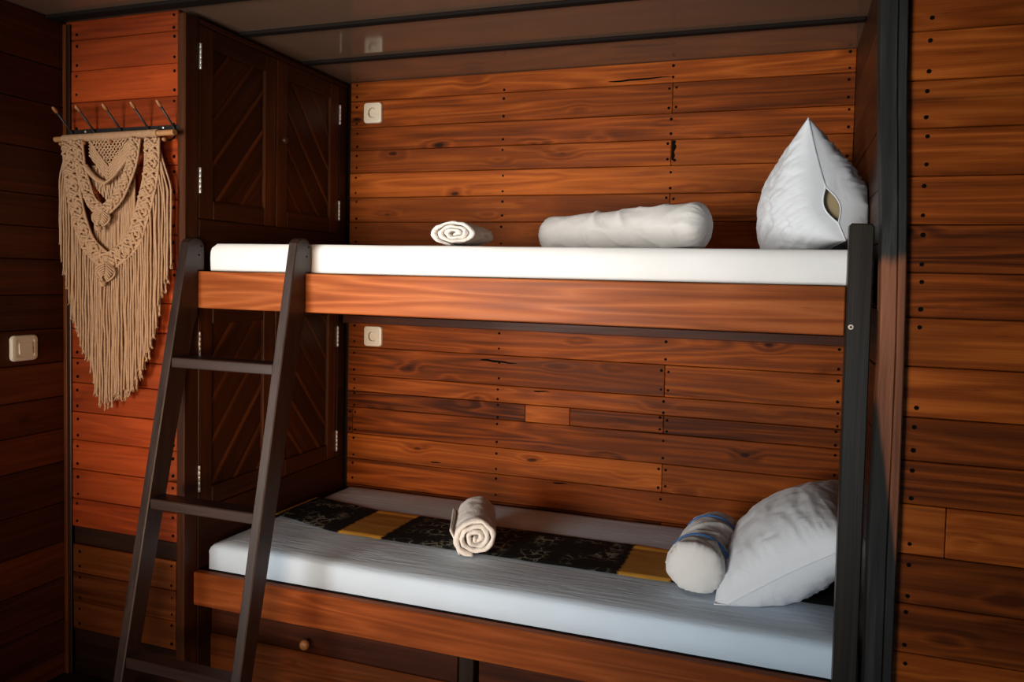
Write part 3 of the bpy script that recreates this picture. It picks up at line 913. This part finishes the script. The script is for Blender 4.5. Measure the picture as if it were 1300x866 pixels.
# ------------------------------------------------------------------ wall sockets and switch
def rrect(w, h, r, n=6):
    P = []
    for cx, cy, a0 in ((w/2-r, h/2-r, 0), (-w/2+r, h/2-r, 90), (-w/2+r, -h/2+r, 180), (w/2-r, -h/2+r, 270)):
        for i in range(n): 
            a = math.radians(a0 + 90*i/(n-1)); P.append((cx + r*math.cos(a), cy + r*math.sin(a)))
    return P
def facing(c, nrm):
    """local x right, y up, z out of the wall"""
    z = Vector(nrm); y = Vector((0, 0, 1)); x = y.cross(z)
    Mx = Matrix.Identity(4)
    for r in range(3): Mx[r][0] = x[r]; Mx[r][1] = y[r]; Mx[r][2] = z[r]; Mx[r][3] = c[r]
    return Mx
def ringloft(mb, loops, X, mat, cap0=False, cap1=False):
    n = len(loops[0]); vs = [p for l in loops for p in l]; fs = []
    for i in range(len(loops)-1):
        for k in range(n):
            k2 = (k+1) % n; fs.append([i*n+k, i*n+k2, (i+1)*n+k2, (i+1)*n+k])
    if cap0: fs.append(list(range(n)))
    if cap1: fs.append(list(range((len(loops)-1)*n, len(loops)*n)))
    mb.add(vs, fs, mat, X=X)
def socket(x, z, label):
    X = facing((x, -.0012, z), (0, -1, 0))
    t = empty('wall_socket', (x, 0, z), label, 'wall socket', 'wall sockets')
    sq = lambda w, r, h: [(px, py, h) for px, py in rrect(w, w, r)]
    circ = lambda r, h: [(r*math.cos(math.atan2(py, px)), r*math.sin(math.atan2(py, px)), h) for px, py in rrect(.06, .06, .02)]
    mb = MB()
    ringloft(mb, [sq(.090, .014, 0), sq(.090, .014, .006), sq(.086, .013, .011), sq(.078, .012, .0125), sq(.062, .004, .0125), sq(.0605, .004, .0115), sq(.059, .004, .0125), circ(.0235, .0125)], X, M['plastic'], cap0=True)
    p = mb.build('plate', t, smooth=True, sharp=35)
    mb = MB()
    ringloft(mb, [circ(.0235, .0125), circ(.0228, .0120), circ(.0222, -.006)], X, M['plastic_in'], cap1=True)
    d = mb.build('dish', t, smooth=True, sharp=35, label='recessed round socket dish')
    mb = MB()
    for dx in (-.0095, .0095): mb.lathe([(.0032, -.0062), (.0032, -.0050), (.0001, -.0049)], X @ Matrix.Translation((dx, 0, 0)), M['hole'], 12)
    for dy in (-.0195, .0195): mb.box(-.003, .003, dy - .0025, dy + .0025, -.006, .003, M['steel'], b=.0004, X=X)
    mb.build('contacts', d)
socket(.119, 2.165, 'ivory wall socket high on the plank wall above the upper bunk')
socket(.134, 1.178, 'ivory wall socket just under the upper bunk')
X = facing((XL + .0012, -1.040, 1.182), (1, 0, 0))
t = empty('light_switch', (XL, -1.04, 1.182), 'ivory square light switch on the dark left wall', 'light switch')
sq = lambda w, r, h: [(px, py, h) for px, py in rrect(w, w, r)]
mb = MB(); ringloft(mb, [sq(.086, .014, 0), sq(.086, .014, .006), sq(.081, .013, .011), sq(.072, .012, .0128), sq(.058, .004, .0128), sq(.056, .003, .0115), sq(.0, .0, .0115)], X, M['plastic'], cap0=True)
mb.build('plate', t, smooth=True, sharp=35)
mb = MB()
vs = [(-.022, -.0195, .011), (.022, -.0195, .011), (.022, .0195, .011), (-.022, .0195, .011), (-.021, -.0185, .0175), (.021, -.0185, .0175), (.021, .0185, .0135), (-.021, .0185, .0135)]
mb.add(vs, [[0,1,2,3],[4,5,6,7],[0,1,5,4],[1,2,6,5],[2,3,7,6],[3,0,4,7]], M['plastic'], X=X)
mb.build('rocker', t)

# ------------------------------------------------------------------ hook rack
hr = empty('hook_rack', (-.27, YW, 1.93), 'black iron coat rack with five wooden-tipped pegs above the macrame', 'coat rack')
mb = MB(); mb.box(-.512, -.036, YW - .0075, YW - .0035, 1.914, 1.930, M['iron'], 'x', .001)
for sx in (-.44, -.10):
    mb.lathe([(.004, 0), (.004, .002), (.001, .003)], Matrix.Translation((sx, YW - .0075, 1.922)) @ Matrix.Rotation(PI/2, 4, 'X'), M['steel'], 10)
mb.build('mount_bar', hr)
def ball(mb, c, ax, rl, rw, mat):
    q = Vector((0, 0, 1)).rotation_difference(Vector(ax).normalized()).to_matrix().to_4x4()
    mb.lathe([(max(.0002, rw*math.sin(PI*i/10)), -rl*math.cos(PI*i/10)) for i in range(11)], Matrix.Translation(c) @ q, mat, 14)
for i, hx in enumerate((-.497, -.395, -.277, -.158, -.050)):
    base = Vector((hx, YW - .009, 1.920)); tip = Vector((hx, YW - .071, 1.984))
    mb = MB()
    mb.tube([(hx, YW - .009, 1.890), (hx, YW - .010, 1.905), (hx, YW - .0105, 1.917), (hx, YW - .018, 1.927), tuple(tip)], .0034, M['iron'], 8)
    mb.tube([(hx, YW - .010, 1.905), (hx, YW - .013, 1.888), (hx, YW - .026, 1.876), (hx, YW - .046, 1.874)], .0032, M['iron'], 8)
    h = mb.build('hook', hr, smooth=True)
    mb = MB(); ax = tip - base
    ball(mb, tip, ax, .0135, .0062, M['peg']); mb.build('peg_tip', h, smooth=True, label='wooden peg tip')
    mb = MB(); ball(mb, (hx, YW - .050, 1.874), (0, -1, 0), .0080, .0068, M['peg']); mb.build('peg_ball', h, smooth=True, label='small wooden ball')

# ------------------------------------------------------------------ macrame
mc = empty('macrame_hanging', (-.28, -.93, 1.893), 'beige knotted macrame wall hanging with long fringe on a wooden dowel', 'wall hanging')
DX0, DX1, DY = -.534, -.016, -.9325
dz = lambda x: 1.892 + (x - DX0) * .010
mb = MB()
vs = []
mb.tube([(DX0 + (DX1 - DX0)*i/12, DY, dz(DX0 + (DX1 - DX0)*i/12)) for i in range(13)], .0095, M['dowel'], 16)
mb.build('dowel', mc, smooth=True, sharp=50)
Cc = M['cord']
mb = MB()   # larks-head wraps
x = -.492
while x < -.082:
    pts = [(x + .0006*math.sin(a), DY + .0115*math.cos(a), dz(x) + .0115*math.sin(a)) for a in [2*PI*k/12 for k in range(12)]]
    mb.tube(pts, .0026, Cc, 5, closed=True); x += .0052
mb.build('cord_wrap', mc, smooth=True)

def path(P, n=24):
    """smooth (catmull-rom) through 2D points"""
    P = [Vector((p[0], p[1])) for p in P]; out = []
    Q = [P[0]*2 - P[1]] + P + [P[-1]*2 - P[-2]]
    segs = len(P) - 1
    for i in range(segs):
        p0, p1, p2, p3 = Q[i:i+4]
        for k in range(n):
            t = k/n
            out.append(.5*((2*p1) + (p2-p0)*t + (2*p0-5*p1+4*p2-p3)*t*t + (3*p1-p0-3*p2+p3)*t**3))
    out.append(P[-1]); return out
def resample(C, step):
    L = [0]
    for a, b_ in zip(C[:-1], C[1:]): L.append(L[-1] + (b_-a).length)
    n = max(2, int(L[-1]/step)); res = []; j = 0
    for i in range(n+1):
        s_ = L[-1]*i/n
        while j < len(L)-2 and L[j+1] < s_: j += 1
        t = (s_-L[j])/max(1e-9, L[j+1]-L[j]); res.append((C[j].lerp(C[j+1], min(1, max(0, t))), s_))
    return res, L[-1]
def band(P, w, y, period=.045, ncord=6, r=.0034, border=True):
    mb = MB(); C, L = resample(path(P), .004)
    nr = []
    for i in range(len(C)):
        a = C[max(0, i-1)][0]; b_ = C[min(len(C)-1, i+1)][0]; d = (b_-a).normalized(); nr.append(Vector((-d.y, d.x)))
    for k in range(ncord):
        pts = []
        for i, (p, s_) in enumerate(C):
            ph = s_/period + k/ncord
            tri = 4*abs((ph % 1) - .5) - 1
            tri = max(-1, min(1, tri*1.08))
            q = p + nr[i]*(tri*w/2)
            lift = math.cos(2*PI*ph*2 + k) * .0045
            pts.append((q.x, y - .004 - lift, q.y))
        mb.tube(pts, r, Cc, 5)
    if border:
        for sg in (-1, 1):
            pts = []
            for i, (p, s_) in enumerate(C):
                q = p + nr[i]*(sg*(w/2 + r*.6)); pts.append((q.x + .0012*math.sin(s_*700), y - .002, q.y + .0012*math.cos(s_*700)))
            mb.tube(pts, r*.9, Cc, 5)
    # knots: diagonal clusters at every half period
    s_ = period*.25; k = 0
    while s_ < L:
        i = min(len(C)-1, int(s_/L*(len(C)-1))); p, nrm = C[i][0], nr[i]; d = Vector((nrm.y, -nrm.x))
        sg = 1 if k % 2 else -1
        for q in (-.5, .5):
            a = p + nrm*(sg*w*.42) + d*(q*.008); b_ = p - nrm*(sg*w*.10) + d*(q*.008 + .012*1)
            mb.tube([(a.x, y-.006, a.y), ((a.x+b_.x)/2, y-.0095, (a.y+b_.y)/2), (b_.x, y-.006, b_.y)], r*1.05, Cc, 5)
        s_ += period*.5; k += 1
    return mb
Y1, Y2, Y3 = -.930, -.936, -.942
outL = [(-.468, 1.882), (-.455, 1.789), (-.440, 1.695), (-.412, 1.601), (-.372, 1.529), (-.298, 1.474)]
outR = [(-.103, 1.880), (-.106, 1.781), (-.123, 1.704), (-.149, 1.627), (-.189, 1.541), (-.285, 1.474)]
inL = [(-.417, 1.880), (-.403, 1.788), (-.379, 1.721), (-.354, 1.673), (-.311, 1.643)]
inR = [(-.166, 1.882), (-.179, 1.808), (-.210, 1.739), (-.244, 1.687), (-.302, 1.643)]
for P in (outL, outR): band(P, .050, Y2, .080, 5, .0050).build('knotted_band', mc, smooth=True)
for P in (inL, inR): band(P, .031, Y3, .054, 3, .0050).build('knotted_band', mc, smooth=True)
# chevron ropes
mb = MB()
for P in ([(-.385, 1.800), (-.354, 1.768), (-.326, 1.749), (-.292, 1.736)], [(-.195, 1.815), (-.230, 1.781), (-.257, 1.756), (-.292, 1.736)]):
    C, L = resample(path(P), .003)
    for k in range(3):
        pts = [(p.x + .005*math.cos(s_*260 + k*2.1), Y3 - .004 - .005*math.sin(s_*260 + k*2.1), p.y + .004*math.cos(s_*260 + k*2.1)) for p, s_ in C]
        mb.tube(pts, .0036, Cc, 5)
mb.build('rope_chevron', mc, smooth=True)
# centre panel: net over diagonal ribs meeting in a point
mb = MB()
xa, xb, xm, zt, zp = -.375, -.196, -.290, 1.884, 1.745
def zlow(x): return zp + (abs(x - xm) / (xb - xm)) * (1.83 - zp)
for k in range(5):        # V ribs below the net
    o_ = k*.0105
    for sg, xe in ((-1, xa), (1, xb)):
        pts = []
        for i in range(13):
            t = i/12; x = xm + (xe - xm)*t; z = zp + o_ + (abs(x-xm)/.095)*(.100)
            if z > zt - .004: break
            pts.append((x, Y1 - .005 - .0012*math.sin(i*2.2), z + .0012*math.sin(i*2.5 + k)))
        if len(pts) > 2: mb.tube(pts, .0044, Cc, 5)
for i in range(13):        # diamond net above
    for sg in (-1, 1):
        x = xa + (xb-xa)*i/12; pts = []; z = zt
        while z > 1.785 and xa - .002 <= x <= xb + .002 and z > 1.792 + abs(x-xm)*1.02:
            pts.append((x, Y1 - .007 + .0022*math.sin(z*380 + i), z)); x += sg*.0052; z -= .006
        if len(pts) > 2: mb.tube(pts, .0027, Cc, 5)
for i in range(26):        # hanging cords of the panel
    x = xa + (xb-xa)*i/25
    ze = 1.662 + abs(x - xm)*.9
    if True: zh = min(zlow(x) + .02, 1.80)
    pts = [(x + .002*math.sin(i*3 + q), Y1 + .004 + .001*math.sin(q*1.3+i), zh - (zh - ze)*q/10) for q in range(11)]
    mb.tube(pts, .0032, Cc, 5)
mb.build('net_panel', mc, smooth=True)
def leaf(cx, zt, w, h, y):
    mb = MB(); n = 6
    for sg in (-1, 1):
        for k in range(n):
            f_ = k/(n-1); pts = []
            for i in range(11):
                t = i/10
                bx = sg*w/2*math.sin(PI*min(1, t*1.0))**.8 * (1 - .0*f_)
                a = Vector((cx + sg*.002, zt)); top = Vector((cx + sg*w/2*(1 - f_*.0), zt - h*.45))
                # ribs fan from the spine down to the lower rim
                s0 = Vector((cx + sg*.0015, zt - h*(.05 + .55*f_))); s1 = Vector((cx + sg*w/2*(1 - .8*f_), zt - h*(.45 + .50*f_)))
                mid = (s0 + s1)/2 + Vector((sg*.10*w, .05*h))
                p = s0*(1-t)**2 + mid*2*t*(1-t) + s1*t*t
                pts.append((p.x, y - .004 - .006*math.sin(PI*t), p.y))
            mb.tube(pts, .0035, Cc, 5)
        pts = []
        for i in range(13):
            t = i/12; x = cx + sg*w/2*math.sin(PI*t)**.75; z = zt - h*t; pts.append((x, y - .004, z))
        mb.tube(pts, .0036, Cc, 5)
    ball(mb, (cx - .002, y - .010, zt - h - .006), (0, 0, 1), .0105, .0085, Cc)
    for k in range(3):
        pts = [(cx - .002 + .0078*math.cos(a), y - .010 + .0078*math.sin(a), zt - h - .006 + .004*(k-1) + .004*math.sin(a*2)) for a in [2*PI*q/12 for q in range(12)]]
        mb.tube(pts, .0028, Cc, 5, closed=True)
    return mb
leaf(-.308, 1.650, .076, .058, Y3 - .004).build('knotted_leaf', mc, smooth=True)
leaf(-.290, 1.474, .084, .066, Y3 - .004).build('knotted_leaf', mc, smooth=True)

tips = [(-.515, 1.530), (-.498, 1.449), (-.463, 1.274), (-.423, 1.224), (-.391, 1.155), (-.363, 1.092), (-.338, 1.012), (-.303, 1.009), (-.258, 1.026), (-.223, 1.042), (-.186, 1.068), (-.155, 1.131), (-.129, 1.185), (-.102, 1.251), (-.076, 1.374), (-.056, 1.408), (-.036, 1.463)]
def interp(T, x):
    for (a, z0), (b_, z1) in zip(T[:-1], T[1:]):
        if a <= x <= b_: return z0 + (z1-z0)*(x-a)/(b_-a)
    return T[0][1] if x < T[0][0] else T[-1][1]
low = [(p.x, p.y) for p in path(outL[1:])] + [(p.x, p.y) for p in reversed(path(outR[1:]))]
def bandz(x):
    if x <= -.455: return None
    if x >= -.106: return None
    best = min(low, key=lambda q: abs(q[0]-x)); return best[1]
def strand(mb, x, z0, z1, y, r, sway=.0, x0=None):
    n = max(6, int((z0-z1)/.022)); sd = random.uniform(0, 50); pts = []; rad = []
    xs = x if x0 is None else x0
    for i in range(n+1):
        t = i/n; z = z0 + (z1-z0)*t
        xx = xs + (x-xs)*min(1, t*3)
        xx += .0045*noise.noise(Vector((sd, z*9, 0)))*min(1, t*4) + sway*t
        yy = y + .003*noise.noise(Vector((sd, z*8, 5))) - .0004*math.sin(z*900)
        pts.append((xx, yy, z)); rad.append(r*(1 + .10*math.sin(i*2.4 + sd)))
    mb.tube(pts, rad, Cc, 6)
    # frayed tuft
    for k in range(4):
        a = random.uniform(-.5, .5)
        p = Vector(pts[-1]); mb.tube([tuple(p + Vector((0, 0, .008))), tuple(p + Vector((a*.006, random.uniform(-.003, .003), -.006))), tuple(p + Vector((a*.014, random.uniform(-.005, .005), -random.uniform(.010, .018))))], [r*.8, r*.7, r*.3], Cc, 4)
lf, rf, cf, bf = MB(), MB(), MB(), MB()
x = -.516; i = 0
while x < -.034:
    zt_ = interp(tips, x) + random.uniform(-.022, .022)
    zb = bandz(x); y = (Y2 + .001, Y2 + .010)[i % 2]
    if zb is None:
        left = x < -.3
        edge_ = (-.516 if left else -.034); f_ = abs(x-edge_)/.06
        x0 = (-.489 + .3*(x+.516)) if left else (-.082 - .3*(-.034-x))
        z0 = 1.852 if f_ > .35 else 1.845
        strand(lf if left else rf, x, z0, zt_, y + .002, .0031, 0, x0)
    else:
        strand(lf if x < -.375 else (rf if x > -.20 else cf), x, zb - .012, zt_, y, .0033)
    x += .0054 + random.uniform(-.0014, .0014); i += 1
# cords behind, between the inner and the outer V
x = -.372
while x < -.19:
    z0 = min(bz for bx, bz in ((q.x, q.y) for q in path(inL) + path(inR)) if abs(bx - x) < .006) + .004
    z1 = (bandz(x) or 1.5) - random.uniform(.02, .25)
    strand(bf, x, z0 + .01, z1, Y1 + .010, .0034); x += .0078 + random.uniform(-.001, .001)
lf.build('fringe', mc, smooth=True); rf.build('fringe', mc, smooth=True); cf.build('fringe', mc, smooth=True); bf.build('fringe', mc, smooth=True)

# ------------------------------------------------------------------ light
def area(name, loc, tgt, sx, sy, power, col, spread=180):
    l = bpy.data.lights.new(name, 'AREA'); l.shape = 'RECTANGLE'; l.size = sx; l.size_y = sy
    l.energy = power; l.color = col; l.spread = math.radians(spread)
    o = bpy.data.objects.new(name, l); COL.objects.link(o); o.location = loc
    o.rotation_euler = (Vector(tgt) - Vector(loc)).to_track_quat('-Z', 'Y').to_euler()
    return o
area('window_light', (-.25, -3.7, 1.16), (.75, -.7, 1.70), 1.7, 1.3, 40, (1.0, .96, .90), 70)
area('low_cool_light', (1.7, -4.0, .50), (1.4, -.8, .5), 1.6, .6, 7.5, (.45, .74, 1.0))  # unseen blue fill, added to cool the front of the lower mattress
area('low_warm_light', (1.7, -3.6, .95), (.15, -.4, .9), .8, .8, 4.6, (1.0, .60, .32), 50)  # unseen fill added to warm the lower left of the recess
w = bpy.data.worlds.new('room_dusk'); SC.world = w; w.use_nodes = True
bg = [n for n in w.node_tree.nodes if n.type == 'BACKGROUND'][0]
bg.inputs[0].default_value = (.55, .75, 1, 1); bg.inputs[1].default_value = .03

# ------------------------------------------------------------------ camera
C = Vector((1.8815, -2.7434, 1.4552)); yaw, pitch, roll, fpx, sx, sy = .2978, .0375, .0232, 893.5, 71.92, -45.79
fwd = Vector((-math.sin(yaw)*math.cos(pitch), math.cos(yaw)*math.cos(pitch), -math.sin(pitch)))
r = Vector((math.cos(yaw), math.sin(yaw), 0)); up = r.cross(fwd)
R2 = r*math.cos(roll) + up*math.sin(roll); U2 = up*math.cos(roll) - r*math.sin(roll)
cam = bpy.data.cameras.new('camera'); co = bpy.data.objects.new('camera', cam); COL.objects.link(co)
Mx = Matrix.Identity(4)
for i in range(3): Mx[i][0] = R2[i]; Mx[i][1] = U2[i]; Mx[i][2] = -fwd[i]; Mx[i][3] = C[i]
co.matrix_world = Mx
cam.sensor_width = 36; cam.lens = fpx*36/1300; cam.shift_x = -sx/1300; cam.shift_y = sy/1300
cam.clip_start = .05
SC.camera = co
SC.view_settings.view_transform = 'Standard'
SC.view_settings.look = 'None'
